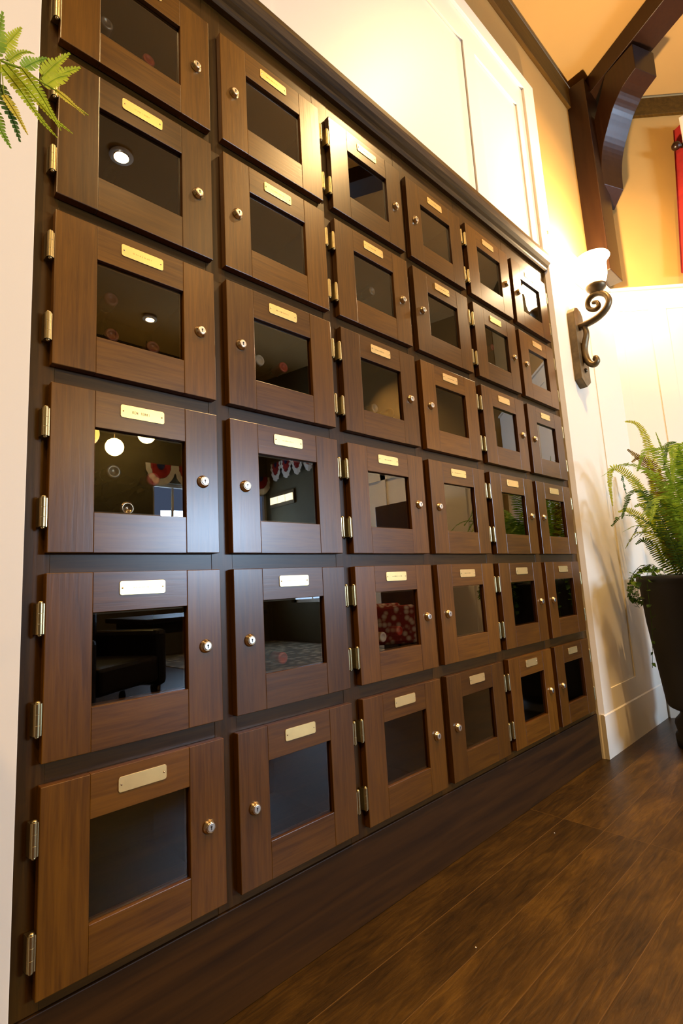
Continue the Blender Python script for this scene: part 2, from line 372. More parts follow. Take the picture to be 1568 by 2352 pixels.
# white panelling: left of the lockers, above them, right of them
b = MB(); b.box(-3.0, XL+0.002, WY, 0.007, FL, 3.34, WHITE, 0.0015); struct(b, 'trim_1')
b = MB()
zb, zc = ZT, 3.34
b.box(XL+0.002, 2.25, -0.003, 0.007, zb, 3.26, WHITE)
b.box(XL+0.002, 2.245, WY, -0.003, 3.11, 3.255, WHITE, 0.0012)
b.box(1.662, 1.762, WY, -0.003, zb, 3.11, WHITE, 0.0012)
b.box(2.165, 2.245, WY, -0.003, zb, 3.11, WHITE, 0.0012)
b.box(0.45, 0.55, WY, -0.003, zb, 3.11, WHITE, 0.0012)
b.box(XL+0.002, 2.366, -0.026, 0.007, 3.255, zc, WHITE, 0.002)
b.box(2.245, 2.366, -0.026, 0.007, 2.44, 3.255, WHITE, 0.002)
b.box(2.245, XR+0.004, -0.026, 0.007, zb, 2.44, WHITE, 0.002)
struct(b, 'trim_2')
b = MB()   # wainscot beside the sconce
WT = 2.44
def wains(b, x0, x1, holes, zlo, T=None, ext=0):
    b.box(x0, x1, zlo, 0.007, FL, WT-0.02, WHITE, T=T)
    xs = x0
    for (a, c, z0, z1) in holes:
        b.box(xs, a, WY, -0.002, FL, WT-0.02, WHITE, 0.001, T=T)
        b.box(a, c, WY, -0.002, FL, z0, WHITE, 0.001, T=T); b.box(a, c, WY, -0.002, z1, WT-0.02, WHITE, 0.001, T=T)
        xs = c
    b.box(xs, x1, WY, -0.002, FL, WT-0.02, WHITE, 0.001, T=T)
    b.box(x0+ext, x1, -0.030, 0.007, WT-0.02, WT, WHITE, 0.003, T=T)
b.prism([(XR+0.0005, 0.06), (XR+0.0005, 0.009), (XR+0.014, WY-0.0005), (XR+0.016, WY-0.0005), (XR+0.016, 0.06)], FL, ZT-0.002, WHITE, axis='z')
wains(b, XR+0.0161, KX-0.003, [(2.44, 2.79, 0.07, 2.28)], -0.0065)
struct(b, 'trim_3')
b = MB(); wains(b, 0.003, 2.5, [(0.06, 0.245, 0.07, 2.285), (0.355, 0.62, 0.07, 2.285), (0.73, 1.0, 0.07, 2.285), (1.11, 1.38, 0.07, 2.285)], -0.007, T=TF)
struct(b, 'trim_4')
b = MB()
for a, c in ((XR+0.003, KX-0.012),): b.prism([(0, FL), (-0.016, FL), (-0.016, -0.036), (WY, -0.030), (0, -0.030)], a, c, WHITE, axis='x')
struct(b, 'baseboard_north')
b = MB(); TFx = TF
b.prism([(0, FL), (-0.030, FL), (-0.030, -0.06), (-0.020, -0.035), (WY, -0.030), (0, -0.030)], 0.012, 2.5, WHITE, T=TFx, axis='x')
struct(b, 'baseboard_northeast')
b = MB()
b.box(4.93, 5.0, -6.4, -1.78, FL, 2.2, WHITE) if False else None
for y0, y1 in ((-4.5, -1.85),):
    b.box(4.985, 5.0, y0, y1, FL, 2.25, WHITE)
    yy = y0
    while yy < y1-0.15:
        b.box(4.972, 4.985, yy, yy+0.09, FL, 2.25, WHITE); yy += 0.42
    b.box(4.972, 4.985, y0, y1, 2.05, 2.25, WHITE); b.box(4.95, 5.0, y0, y1, 2.25, 2.29, WHITE); b.box(4.972, 4.985, y0, y1, FL, 0.0, WHITE)
struct(b, 'trim_5')
# timber rails below the ceiling
b = MB(); b.box(-3.0, 3.0, -0.016, 0.007, 3.64, 3.80, TRIMW, 0.003); struct(b, 'trim_6')
b = MB(); b.box(0.02, 2.5, -0.018, 0.007, 3.70, 3.83, TRIMW, 0.003, T=TF); struct(b, 'trim_7')

# ------------------------------------------------------------------ timber truss in the corner
tr = thing('timber_truss', 'dark stained timber post, curved knee brace and tie beam in the corner above the sconce', 'beam', (3.08, -0.06, WT))
b = MB(); b.box(2.98, 3.19, -0.112, 0.006, WT+0.002, 3.78, BEAM, 0.004); part(b, 'post', tr)
TT = Tr(KX, WY, 0)@Matrix.Rotation(-math.radians(22.5), 4, 'Z')
b = MB(); b.prism([(-0.05, 3.739), (-1.9, 3.90), (-1.9, 4.03), (-0.05, 3.860)], -0.09, 0.09, BEAM, T=TT, axis='x', bev=0.003); part(b, 'tie_beam', tr)
BR_ = [(0.140, 3.082), (0.147, 3.19), (0.163, 3.275), (0.190, 3.345), (0.237, 3.425), (0.280, 3.492), (0.318, 3.527), (0.362, 3.560), (0.456, 3.588)]
BR = [(0.03, 2.995)]+[(p.x, p.y) for p in catmull([(a, z, 0) for a, z in BR_], 3)]+[(0.459, 3.752), (0.262, 3.752), (0.173, 3.592), (0.030, 3.388)]
b = MB(); b.prism([(-t, z) for t, z in [(max(t, 0.055), z) for t, z in BR]], -0.089, 0.089, BEAM, T=TT, axis='x', bev=0.002); part(b, 'knee_brace', tr)

# ------------------------------------------------------------------ the locker cabinet
cab = thing('wine_locker_cabinet', 'built-in dark walnut cabinet with thirty-six small glass-fronted locker doors', 'cabinet', (XL, 0.02, FL))
b = MB()
CY = 0.020
xs = [(XL, 0.010)]
for i in range(5): xs.append((COLX[i]+W-0.010, COLX[i+1]+0.010))
xs.append((COLX[5]+W-0.010, XR))
for a, c in xs: b.box(a, c, CY, CY+0.02, ZB, 2.24, FV, 0.0008)
zr = [(ZB, 0.012)]
for r in range(5, 0, -1): zr.append((ROWZ[r]+H-0.012, ROWZ[r-1]+0.012))
zr.append((ROWZ[0]+H-0.012, 2.24))
for i in range(6):
    for a, c in zr: b.box(xs[i][1], xs[i+1][0], CY+0.0006, CY+0.02, a, c, FH, 0.0004)
part(b, 'face_frame', cab)
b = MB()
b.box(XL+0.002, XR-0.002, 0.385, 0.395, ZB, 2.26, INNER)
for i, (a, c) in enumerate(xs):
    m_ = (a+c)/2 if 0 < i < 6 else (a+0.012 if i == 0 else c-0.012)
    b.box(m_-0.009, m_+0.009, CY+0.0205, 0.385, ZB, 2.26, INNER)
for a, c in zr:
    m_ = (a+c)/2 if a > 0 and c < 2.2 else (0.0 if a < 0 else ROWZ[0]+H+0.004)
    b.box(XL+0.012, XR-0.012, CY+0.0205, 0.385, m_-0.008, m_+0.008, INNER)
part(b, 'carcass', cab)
b = MB(); b.box(XL+0.001, XR-0.001, CY-0.004, CY+0.03, FL, ZB-0.001, WDARK, 0.002); part(b, 'plinth_board', cab)
b = MB()
CP = [(0.03, 2.212), (0.004, 2.212), (-0.002, 2.219), (-0.004, 2.226), (-0.014, 2.234), (-0.026, 2.246), (-0.031, 2.258), (-0.034, 2.266), (-0.034, 2.284), (0.03, 2.284)]
b.prism(CP, XL+0.001, XR+0.004, FC, axis='x'); part(b, 'crown_moulding', cab)

IX, IZB, IZT = 0.0793, 0.0779, 0.0757
def door_mesh(mirror):
    b = MB()
    f = (lambda a, c: (W-c, W-a)) if mirror else (lambda a, c: (a, c))
    b.box(*f(0, IX), 0, 0.019, 0, H, WV, 0.0014); b.box(*f(W-IX, W), 0, 0.019, 0, H, WV, 0.0014)
    b.box(IX, W-IX, 0.0003, 0.0187, 0, IZB, WH, 0.0008); b.box(IX, W-IX, 0.0003, 0.0187, H-IZT, H, WH, 0.0008)
    for x0, x1, z0, z1 in ((IX, IX+0.004, IZB, H-IZT), (W-IX-0.004, W-IX, IZB, H-IZT), (IX, W-IX, IZB, IZB+0.004), (IX, W-IX, H-IZT-0.004, H-IZT)):
        b.box(x0, x1, 0.0125, 0.0165, z0, z1, WH)
    return b
def pane_mesh():
    b = MB(); b.box(IX+0.0005, W-IX-0.0005, 0.0090, 0.0120, IZB+0.0005, H-IZT-0.0005, GLASS); return b
def rounded(x0, x1, z0, z1, r):
    P = []
    for cx, cz_, a0 in ((x1-r, z1-r, 0), (x0+r, z1-r, 90), (x0+r, z0+r, 180), (x1-r, z0+r, 270)):
        for k in range(4): a = math.radians(a0+k*30); P.append((cx+r*math.cos(a), cz_+r*math.sin(a)))
    return P
PX0, PX1, PZ0, PZ1 = 0.1275, 0.2195, 0.2775, 0.3045
def stroke(b, x0, z0, x1, z1, w=0.0005, y=-0.0019):
    d = Vector((x1-x0, 0, z1-z0)); n = Vector((-d.z, 0, d.x)).normalized()*w
    P = [Vector((x0, y, z0))-n, Vector((x1, y, z1))-n, Vector((x1, y, z1))+n, Vector((x0, y, z0))+n]
    Q = [p+Vector((0, 0.0004, 0)) for p in P]
    b.add(P+Q, [(0, 1, 2, 3), (4, 7, 6, 5), (0, 4, 5, 1), (1, 5, 6, 2), (2, 6, 7, 3), (3, 7, 4, 0)], ENGR)
GL = {'B': [(0, 0, 0, 2), (0, 2, 1, 1.6), (1, 1.6, 0, 1), (0, 1, 1, .5), (1, .5, 0, 0)], 'E': [(0, 0, 0, 2), (0, 2, 1, 2), (0, 1, .8, 1), (0, 0, 1, 0)],
      'N': [(0, 0, 0, 2), (0, 2, 1, 0), (1, 0, 1, 2)], 'T': [(.5, 0, .5, 2), (0, 2, 1, 2)], 'R': [(0, 0, 0, 2), (0, 2, 1, 1.5), (1, 1.5, 0, 1), (0.2, 1, 1, 0)],
      'I': [(.5, 0, .5, 2)], 'Y': [(0, 2, .5, 1), (1, 2, .5, 1), (.5, 1, .5, 0)]}
def plate_mesh(seed, text=None):
    b = MB(); b.prism(rounded(PX0, PX1, PZ0, PZ1, 0.0045), -0.0016, 0.0, PLATE, bev=0.0003)
    zc_ = (PZ0+PZ1)/2
    for x in (PX0+0.0055, PX1-0.0055):
        b.lathe([(0.0019, 0), (0.0017, 0.0008), (0.0008, 0.0013), (0.0001, 0.0014)], LOCKR, T=Tr(x, -0.0014, zc_)@RotX(PI/2), n=10)
    rd = random.Random(seed)
    if text:
        x = PX0+0.024
        for ch in text:
            if ch in GL:
                for (a, c, d, e) in GL[ch]: stroke(b, x+a*0.0024, zc_-0.0026+c*0.0026, x+d*0.0024, zc_-0.0026+e*0.0026, 0.00038)
                x += 0.0042
            else: x += 0.0045
    elif seed >= 0:      # worn engraving, too faint to read
        x = PX0+0.020+rd.random()*0.010; end = PX1-0.020-rd.random()*0.012
        while x < end:
            h = 0.0010+rd.random()*0.0008
            stroke(b, x, zc_-h, x+rd.uniform(-.0005, .0005), zc_+h, 0.00022); x += rd.choice((0.0018, 0.0022, 0.0042))
    return b
def lock_mesh():
    b = MB(); T = RotX(PI/2)
    b.lathe([(0.0140, 0), (0.0143, 0.0015), (0.0138, 0.0032), (0.0115, 0.0068), (0.0103, 0.0092), (0.0098, 0.0098), (0.0092, 0.0098), (0.0088, 0.0092), (0.0001, 0.0092)], LOCKR, T=T, n=32, cap=False, sup=True)
    b.lathe([(0.0086, 0.0092), (0.0084, 0.0104), (0.0078, 0.0108), (0.0001, 0.0108)], LOCKF, T=T, n=28, cap=False, sup=True)
    b.box(-0.0009, 0.0009, -0.0111, -0.0107, -0.0042, 0.0030, BLACK); b.lathe([(0.0020, 0.0107), (0.0020, 0.0112), (0.0001, 0.0112)], BLACK, T=Tr(0, 0, 0.0018)@T, n=12, cap=False)
    return b
def hinge_mesh(mirror):
    s = 1 if mirror else -1      # barrel lies outside the door edge
    b = MB(); hl = 0.054; x = s*0.0068
    R = 0.0054
    for k in range(3):
        z0 = -hl/2+k*hl/3; z1 = z0+hl/3-0.00025
        b.lathe([(R*0.97, z0), (R, z0+0.0002), (R, z0+0.0004), (R, z1-0.0004), (R, z1-0.0002), (R*0.97, z1)], BRASS, T=Tr(x, 0.0035, 0), n=20)
    b.lathe([(R*0.55, -hl/2+0.0002), (R*0.75, -hl/2-0.001), (R*0.6, -hl/2-0.0030), (0.0008, -hl/2-0.0045)], BRASS, T=Tr(x, 0.0035, 0), n=16)
    b.lathe([(R*0.75, hl/2-0.001), (R*0.9, hl/2+0.0012), (R*0.6, hl/2+0.0032), (0.0006, hl/2+0.0042)], BRASS, T=Tr(x, 0.0035, 0), n=16)
    # leaf wrapping from the barrel to the frame
    P = [(s*0.0005, 0.0010), (s*0.0005, 0.0190), (s*0.0145, 0.0192), (s*0.0145, 0.0180), (s*0.0128, 0.0035), (s*0.0108, 0.0)]
    b.prism([(px, py) for px, py in P], -hl/2, hl/2-0.001, BRASS, axis='z')
    return b

data = {}
def first(key, mk):
    if key not in data:
        o = mk().build(key[0], None, (0, 0, 0)); data[key] = o.data; bpy.data.objects.remove(o)
    return data[key]
def inst(name, me, parent, loc):
    o = bpy.data.objects.new(name, me); C.objects.link(o); o.parent = parent; o.location = loc; return o
base = ORG[cab.name]
for r in range(6):
    for c in range(6):
        mir = c % 2 == 1
        d = inst('locker_door', first(('locker_door', mir), lambda: door_mesh(mir)), cab, Vector((COLX[c], 0, ROWZ[r]))-base)
        inst('glass_pane', first(('glass_pane',), pane_mesh), d, (0, 0, 0))
        key = ('nameplate', r*6+c)
        txt = 'BEN TERRI' if (r, c) == (3, 0) else None
        sd = -1 if (r == 5 or c >= 4) else r*6+c
        inst('nameplate', first(key, lambda: plate_mesh(sd, txt)), d, (0, 0, 0))
        inst('cam_lock', first(('cam_lock',), lock_mesh), d, (0.309 if not mir else W-0.309, 0, 0.160))
        for hz in (0.244, 0.074):
            inst('hinge', first(('hinge', mir), lambda: hinge_mesh(mir)), d, (0 if not mir else W, 0, hz))

# ------------------------------------------------------------------ bottles lying in the lockers, necks to the glass
BOT = [(3, 0, .136, .177, 'grey', 'grey-capped wine bottle in the fourth locker of the first column, left of centre'),
       (3, 0, .165, .100, 'silver', 'silver-capped wine bottle at the bottom of the fourth locker of the first column'),
       (3, 0, .221, .169, 'red', 'faint red-capped wine bottle right of the grey-capped one in the fourth locker, first column'),
       (2, 0, .128, .206, 'brown', 'brown-capped wine bottle, upper one in the third locker of the first column'),
       (2, 0, .130, .122, 'brown', 'brown-capped wine bottle at lower left of the third locker, first column'),
       (2, 0, .222, .120, 'brown', 'brown-capped wine bottle at lower right of the third locker, first column'),
       (2, 1, .135, .169, 'white', 'white-capped wine bottle in the third locker of the second column'),
       (2, 1, .215, .170, 'red', 'red-capped wine bottle beside the white-capped one in the third locker, second column'),
       (1, 0, .147, .216, 'silver', 'bright silver-capped wine bottle alone in the second locker of the first column'),
       (4, 1, .174, .098, 'red', 'red-capped wine bottle low in the fifth locker of the second column'),
       (2, 2, .196, .125, 'grey', 'grey-capped wine bottle in the third locker of the third column'),
       (2, 2, .278, .125, 'gold', 'gold-capped wine bottle in the third locker of the third column'),
       (1, 2, .223, .192, 'grey', 'dim grey-capped wine bottle in the second locker of the third column'),
       (4, 2, .163, .110, 'white', 'white-capped wine bottle in the fifth locker of the third column'),
       (4, 2, .241, .121, 'red', 'red-capped wine bottle right of the white-capped one in the fifth locker, third column'),
       (0, 0, .214, .164, 'red', 'red-capped wine bottle in the top left locker'),
       (0, 0, .112, .188, 'grey', 'grey-capped wine bottle in the top left locker'),
       (1, 4, .237, .215, 'red', 'red-capped wine bottle in the second locker of the fifth column')]
def bottle(capm):
    b = MB(); T = RotX(-PI/2)   # local z runs into the locker
    b.lathe([(0.0146, 0.030), (0.0150, 0.045), (0.0150, 0.085), (0.020, 0.105), (0.034, 0.130), (0.0365, 0.150), (0.0365, 0.292), (0.033, 0.298), (0.005, 0.290)], BOTTLE, T=T, n=24)
    return b
def capsule(m):
    b = MB(); T = RotX(-PI/2)
    b.lathe([(0.0085, 0.0006), (0.0090, -0.0006), (0.0125, -0.0004), (0.0148, 0.0010), (0.0152, 0.003), (0.0152, 0.010), (0.0146, 0.012), (0.0149, 0.046)], m, T=T, n=24)
    return b
for (r, c, x, z, cm, lab) in BOT:
    X = (COLX[c]+x, 0.060, ROWZ[r]+z)
    t = thing('wine_bottle', lab, 'bottle', X, 'wine bottles stored in the lockers')
    inst('bottle_body', first(('bottle_body',), lambda: bottle(None)), t, (0, 0, 0))
    inst('foil_capsule', first(('foil_capsule', cm), lambda: capsule(CAP[cm])), t, (0, 0, 0))

# ------------------------------------------------------------------ wall sconce
SX = 2.553
sc_ = thing('wall_sconce', 'lit wrought-iron scroll wall sconce with a glowing bell shade beside the lockers', 'lamp', (SX, WY, 1.85))
b = MB()
b.prism([(2.492, 1.650), (2.553, 1.612), (2.614, 1.650), (2.614, 2.030), (2.592, 2.058), (2.553, 2.070), (2.514, 2.058), (2.492, 2.030)], -0.045, -0.002, IRON, bev=0.004)
part(b, 'back_plate', sc_)
for dz, dx in ((1.955, 0), (1.705, 0)):
    b = MB(); b.lathe([(0.012, 0), (0.012, 0.006), (0.008, 0.010), (0.001, 0.012)], IRON, T=Tr(SX+dx, -0.044, dz)@RotX(PI/2), n=12); part(b, 'bolt', sc_)
UP = [(-0.045, 1.955), (-0.060, 1.957), (-0.097, 1.960), (-0.142, 1.970), (-0.183, 1.995), (-0.205, 2.032), (-0.195, 2.072), (-0.160, 2.100), (-0.122, 2.098), (-0.100, 2.072), (-0.104, 2.037), (-0.130, 2.018), (-0.152, 2.027), (-0.148, 2.052), (-0.130, 2.060)]
b = MB(); P = catmull([(SX, y, z) for y, z in UP], 6)
b.tube(P, [0.018-0.008*i/len(P) for i in range(len(P))], IRON, n=10, side=Vector((1, 0, 0)), flat=1.5)
bmT = Tr(SX, -0.130, 2.060); b.lathe([(0.001, -0.010), (0.008, -0.007), (0.010, 0), (0.008, 0.007), (0.001, 0.010)], IRON, T=bmT, n=12)
part(b, 'scroll_arm', sc_)
LO = [(-0.050, 1.965), (-0.068, 1.945), (-0.074, 1.905), (-0.062, 1.861), (-0.053, 1.821), (-0.056, 1.777), (-0.070, 1.738), (-0.093, 1.722), (-0.110, 1.735), (-0.108, 1.757), (-0.096, 1.760)]
b = MB(); P = catmull([(SX, y, z) for y, z in LO], 6)
b.tube(P, [0.010+0.007*math.sin(PI*min(1, i/len(P)*1.1)) for i in range(len(P))], IRON, n=10, side=Vector((1, 0, 0)), flat=1.5)
b.lathe([(0.001, -0.013), (0.010, -0.009), (0.013, 0), (0.010, 0.009), (0.001, 0.013)], IRON, T=Tr(SX, -0.100, 1.752), n=12)
part(b, 'tail_scroll', sc_)
CXY = (SX, -0.152)
b = MB(); b.lathe([(0.010, 2.098), (0.018, 2.106), (0.030, 2.112), (0.047, 2.128), (0.052, 2.143), (0.049, 2.150), (0.040, 2.148)], IRON, T=Tr(*CXY, 0), n=28); part(b, 'shade_cup', sc_)
b = MB()
SP = [(0.030, 2.150), (0.044, 2.153), (0.055, 2.172), (0.061, 2.200), (0.063, 2.235), (0.064, 2.262), (0.070, 2.284), (0.080, 2.298), (0.086, 2.302), (0.084, 2.307), (0.076, 2.303), (0.066, 2.287), (0.060, 2.262), (0.058, 2.225), (0.056, 2.200), (0.050, 2.174), (0.040, 2.159), (0.028, 2.156)]
b.lathe(SP, SHADE, T=Tr(*CXY, 0), n=40, cap=False); part(b, 'bell_shade', sc_, label='glowing frosted glass bell shade')
pl = bpy.data.lights.new('sconce_bulb', 'POINT'); pl.energy = 125; pl.color = (1.0, 0.72, 0.40); pl.shadow_soft_size = 0.035
po = bpy.data.objects.new('sconce_bulb', pl); C.objects.link(po); po.location = (SX, -0.152, 2.335+Z0)

# ------------------------------------------------------------------ ferns
def frond(b, P, L, wid, mat, step=0.012, nrm=Vector((0, -1, 0)), droop=0.25, stem=None, taper=0.9, stemr=0.0016):
    P = catmull(P, 8); n = len(P); seg = [0]
    for i in range(1, n): seg.append(seg[-1]+(P[i]-P[i-1]).length)
    tot = seg[-1]; b.tube(P, [stemr*(1.0-0.7*s_/tot) for s_ in seg], stem or mat, n=5)
    s_ = tot*0.12; k = 0
    while s_ < tot*0.995:
        i = max(j for j in range(n) if seg[j] <= s_); i = min(i, n-2)
        u = (s_-seg[i])/max(1e-6, seg[i+1]-seg[i]); p = P[i].lerp(P[i+1], u); t = (P[i+1]-P[i]).normalized()
        sd = t.cross(nrm); sd = sd.normalized() if sd.length > 1e-3 else Vector((1, 0, 0)); nn = sd.cross(t)
        q = s_/tot; ln = L*min(1.0, 0.35+q*3.0)*(1-taper*max(0, (q-0.35)/0.65)**1.5)
        for sg in (-1, 1):
            d = (sd*sg+t*0.30+Vector((0, 0, -droop*random.uniform(.4, 1.2)))+nn*random.uniform(-.25, .25)).normalized()
            e = t.cross(d).cross(d).normalized()*wid*0.5
            l = ln*random.uniform(.85, 1.1); lift = nn*l*0.08
            V = [p-e*0.7, p+e*0.7, p+d*l*0.35+e*1.1+lift, p+d*l*0.35-e*1.1+lift, p+d*l*0.75+e*0.7+lift*.5, p+d*l*0.75-e*0.7+lift*.5, p+d*l]
            b.add(V, [(0, 1, 2, 3), (3, 2, 4, 5), (5, 4, 6)], mat)
        s_ += step*(1-0.45*q); k += 1
def serrated(b, P, w, mat, teeth=16, nrm=Vector((0, -1, 0)), depth=0.45, rib=None):
    """A pinna cut into small lobes along both sides."""
    P = catmull(P, 8); n = len(P); seg = [0]
    for i in range(1, n): seg.append(seg[-1]+(P[i]-P[i-1]).length)
    tot = seg[-1]
    def at(s):
        i = max(j for j in range(n) if seg[j] <= s); i = min(i, n-2); u = (s-seg[i])/max(1e-6, seg[i+1]-seg[i])
        return P[i].lerp(P[i+1], u), (P[i+1]-P[i]).normalized()
    for k in range(teeth):
        a = k/teeth; c = (k+1)/teeth
        w0 = w*(0.55+0.45*math.sin(PI*min(1, a*1.6+.12)))*(1-a**4); pa, ta = at(a*tot); pc, tc = at(min(c*tot, tot*0.999))
        for sg in (-1, 1):
            sd = ta.cross(nrm).normalized()*sg
            cup = nrm*w0*0.18*random.uniform(.3, 1.2)
            tipl = pa.lerp(pc, 0.75)+sd*w0+cup+ta*(c-a)*tot*0.25
            inn = pa.lerp(pc, 0.08)+sd*w0*(1-depth)+cup*.5; out2 = pc+sd*w0*(1-depth)*0.92+cup*.5; mid = pa.lerp(pc, 0.35)+sd*w0*0.93+cup
            b.add([pa, pc, out2, tipl, mid, inn], [(0, 1, 2, 3, 4, 5)], mat)
    b.tube([p+nrm*0.0004 for p in P], [0.0007*(1-0.7*i/n) for i in range(n)], rib or mat, n=4)

# hanging fern at the upper left, close to the camera: its basket hangs outside the frame
hf = thing('hanging_fern', 'bright green fern frond reaching in from the upper left in front of the lockers', 'plant', (-0.50, -0.45, 1.02))
b = MB(); b.lathe([(0.05, 0.86), (0.10, 0.88), (0.145, 0.95), (0.165, 1.03), (0.170, 1.04), (0.160, 1.04), (0.150, 1.02), (0.001, 1.02)], POT, T=Tr(-0.50, -0.45, 0), n=28, cap=False); part(b, 'basket', hf)
for k in range(3):
    a = k*2*PI/3+0.4; b = MB(); b.tube([(-0.50+0.165*math.cos(a), -0.45+0.165*math.sin(a), 1.035), (-0.50, -0.45, 1.75)], 0.0022, IRON, n=6); part(b, 'hanger_wire', hf)
b = MB(); b.tube([(-0.50, -0.45, 1.74), (-0.50, -0.45, 3.845)], 0.003, IRON, n=6); part(b, 'hanger_rod', hf)
FG = {'rachis': [(-0.46, -0.45, 1.03), (-0.40, -0.45, 1.16), (-0.30, -0.45, 1.215), (-0.1925, -0.45, 1.2167), (-0.1622, -0.45, 1.2151), (-0.1419, -0.45, 1.2193), (-0.1247, -0.45, 1.2167), (-0.1078, -0.45, 1.2156), (-0.0907, -0.45, 1.2101), (-0.0724, -0.45, 1.2065)]}
PIN = [('A', [(-0.1625, -0.454, 1.2053), (-0.1438, -0.454, 1.1884), (-0.1244, -0.454, 1.166), (-0.1057, -0.454, 1.1519)], .0062, LEAFL, 22),
 ('B', [(-0.1558, -0.442, 1.2227), (-0.1357, -0.442, 1.2072), (-0.1111, -0.442, 1.1871), (-0.087, -0.442, 1.1785)], .0062, LEAFL, 22),
 ('C', [(-0.1435, -0.462, 1.2075), (-0.1289, -0.462, 1.1922), (-0.1156, -0.462, 1.1737), (-0.1043, -0.462, 1.1562)], .0056, LEAFL, 20),
 ('D', [(-0.159, -0.434, 1.2012), (-0.1522, -0.434, 1.18), (-0.1433, -0.434, 1.1583), (-0.1382, -0.434, 1.1417)], .0066, LEAFD, 13),
 ('Y', [(-0.1601, -0.47, 1.1565), (-0.1516, -0.47, 1.1457), (-0.1433, -0.47, 1.1329), (-0.1375, -0.47, 1.1235)], .0042, LEAFY, 15),
 ('E', [(-0.1665, -0.426, 1.1764), (-0.1605, -0.426, 1.1644), (-0.1539, -0.426, 1.1495), (-0.1452, -0.426, 1.1351)], .0062, LEAF, 13),
 ('U1', [(-0.1690, -0.478, 1.1905), (-0.1672, -0.478, 1.2175), (-0.1655, -0.478, 1.2463)], .0058, LEAF, 12),
 ('U2', [(-0.1571, -0.418, 1.2624), (-0.1484, -0.418, 1.2828), (-0.1385, -0.418, 1.3069)], .0072, LEAFL, 12),
 ('U3', [(-0.1607, -0.486, 1.1827), (-0.1523, -0.486, 1.1974), (-0.1439, -0.486, 1.2066), (-0.1371, -0.486, 1.2092)], .0040, LEAFL, 12),
 ('U4', [(-0.1343, -0.41, 1.2616), (-0.122, -0.41, 1.2794), (-0.1092, -0.41, 1.2947)], .0062, LEAF, 10),
 ('U5', [(-0.1308, -0.494, 1.1801), (-0.1198, -0.494, 1.2022), (-0.1052, -0.494, 1.2276)], .0058, LEAFL, 11),
 ('U6', [(-0.1048, -0.402, 1.2695), (-0.0891, -0.402, 1.2948), (-0.0695, -0.402, 1.3178)], .0080, LEAFL, 12),
 ('U7', [(-0.1180, -0.440, 1.2230), (-0.1060, -0.440, 1.2420), (-0.0930, -0.440, 1.2560)], .0070, LEAFL, 11),
 ('T1', [(-0.1111, -0.470, 1.1960), (-0.0999, -0.470, 1.1920), (-0.0820, -0.470, 1.1840)], .0030, LEAFY, 12),
 ('T2', [(-0.1078, -0.45, 1.2156), (-0.0907, -0.45, 1.2101), (-0.0724, -0.45, 1.2065)], .0034, LEAFY, 14)]
b = MB(); P = catmull(FG['rachis'], 6); b.tube(P, [0.0018-0.0012*i/len(P) for i in range(len(P))], LEAFL, n=6)
for nm, pts, w_, m_, t_ in PIN:
    q = Vector(pts[0])
    serrated(b, pts, w_*1.3, m_, t_, rib=LEAFY if nm in ('Y', 'T1', 'T2') else None)
    near = min(P, key=lambda p: (p-q).length)
    b.tube([near, near.lerp(q, .5)+Vector((0, -.002, 0)), q], 0.0006, LEAFL, n=4)
part(b, 'frond', hf)
for k in range(16):      # the rest of the plant, outside the frame
    a = PI*0.45+PI*1.1*k/15; l_ = random.uniform(.22, .34)
    b = MB(); d = Vector((math.cos(a), math.sin(a)*0.7, 0))
    frond(b, [Vector((-0.50, -0.45, 1.02))+d*0.03, Vector((-0.50, -0.45, 1.14))+d*l_*.45, Vector((-0.50, -0.45, 1.12))+d*l_*.85, Vector((-0.50, -0.45, 0.98))+d*l_*1.15], 0.035, 0.008, random.choice((LEAF, LEAFL)), step=0.012, nrm=Vector((0, 0, 1)))
    part(b, 'frond', hf)

# fern in the black urn, right
PC = Vector((2.80, -0.43, 0))
pf = thing('potted_fern', 'large green fern in a tall tapered black urn standing by the white panelled wall', 'plant', (PC.x, PC.y, FL))
b = MB()
b.lathe([(0.245, FL), (0.260, FL+0.004), (0.262, FL+0.045), (0.250, -0.165), (0.258, -0.125), (0.255, -0.112), (0.232, -0.085), (0.228, -0.065), (0.240, -0.045), (0.276, -0.036), (0.282, -0.020), (0.300, 0.16), (0.320, 0.36), (0.330, 0.54), (0.336, 0.56), (0.342, 0.575), (0.338, 0.592), (0.322, 0.594), (0.315, 0.575), (0.310, 0.545), (0.30, 0.54)], POT, T=Tr(PC.x, PC.y, 0), n=48, cap=False)
part(b, 'urn', pf)
b = MB(); b.lathe([(0.312, 0.535), (0.28, 0.545), (0.15, 0.556), (0.001, 0.56)], SOIL, T=Tr(PC.x, PC.y, 0), n=32, cap=False); part(b, 'soil', pf)
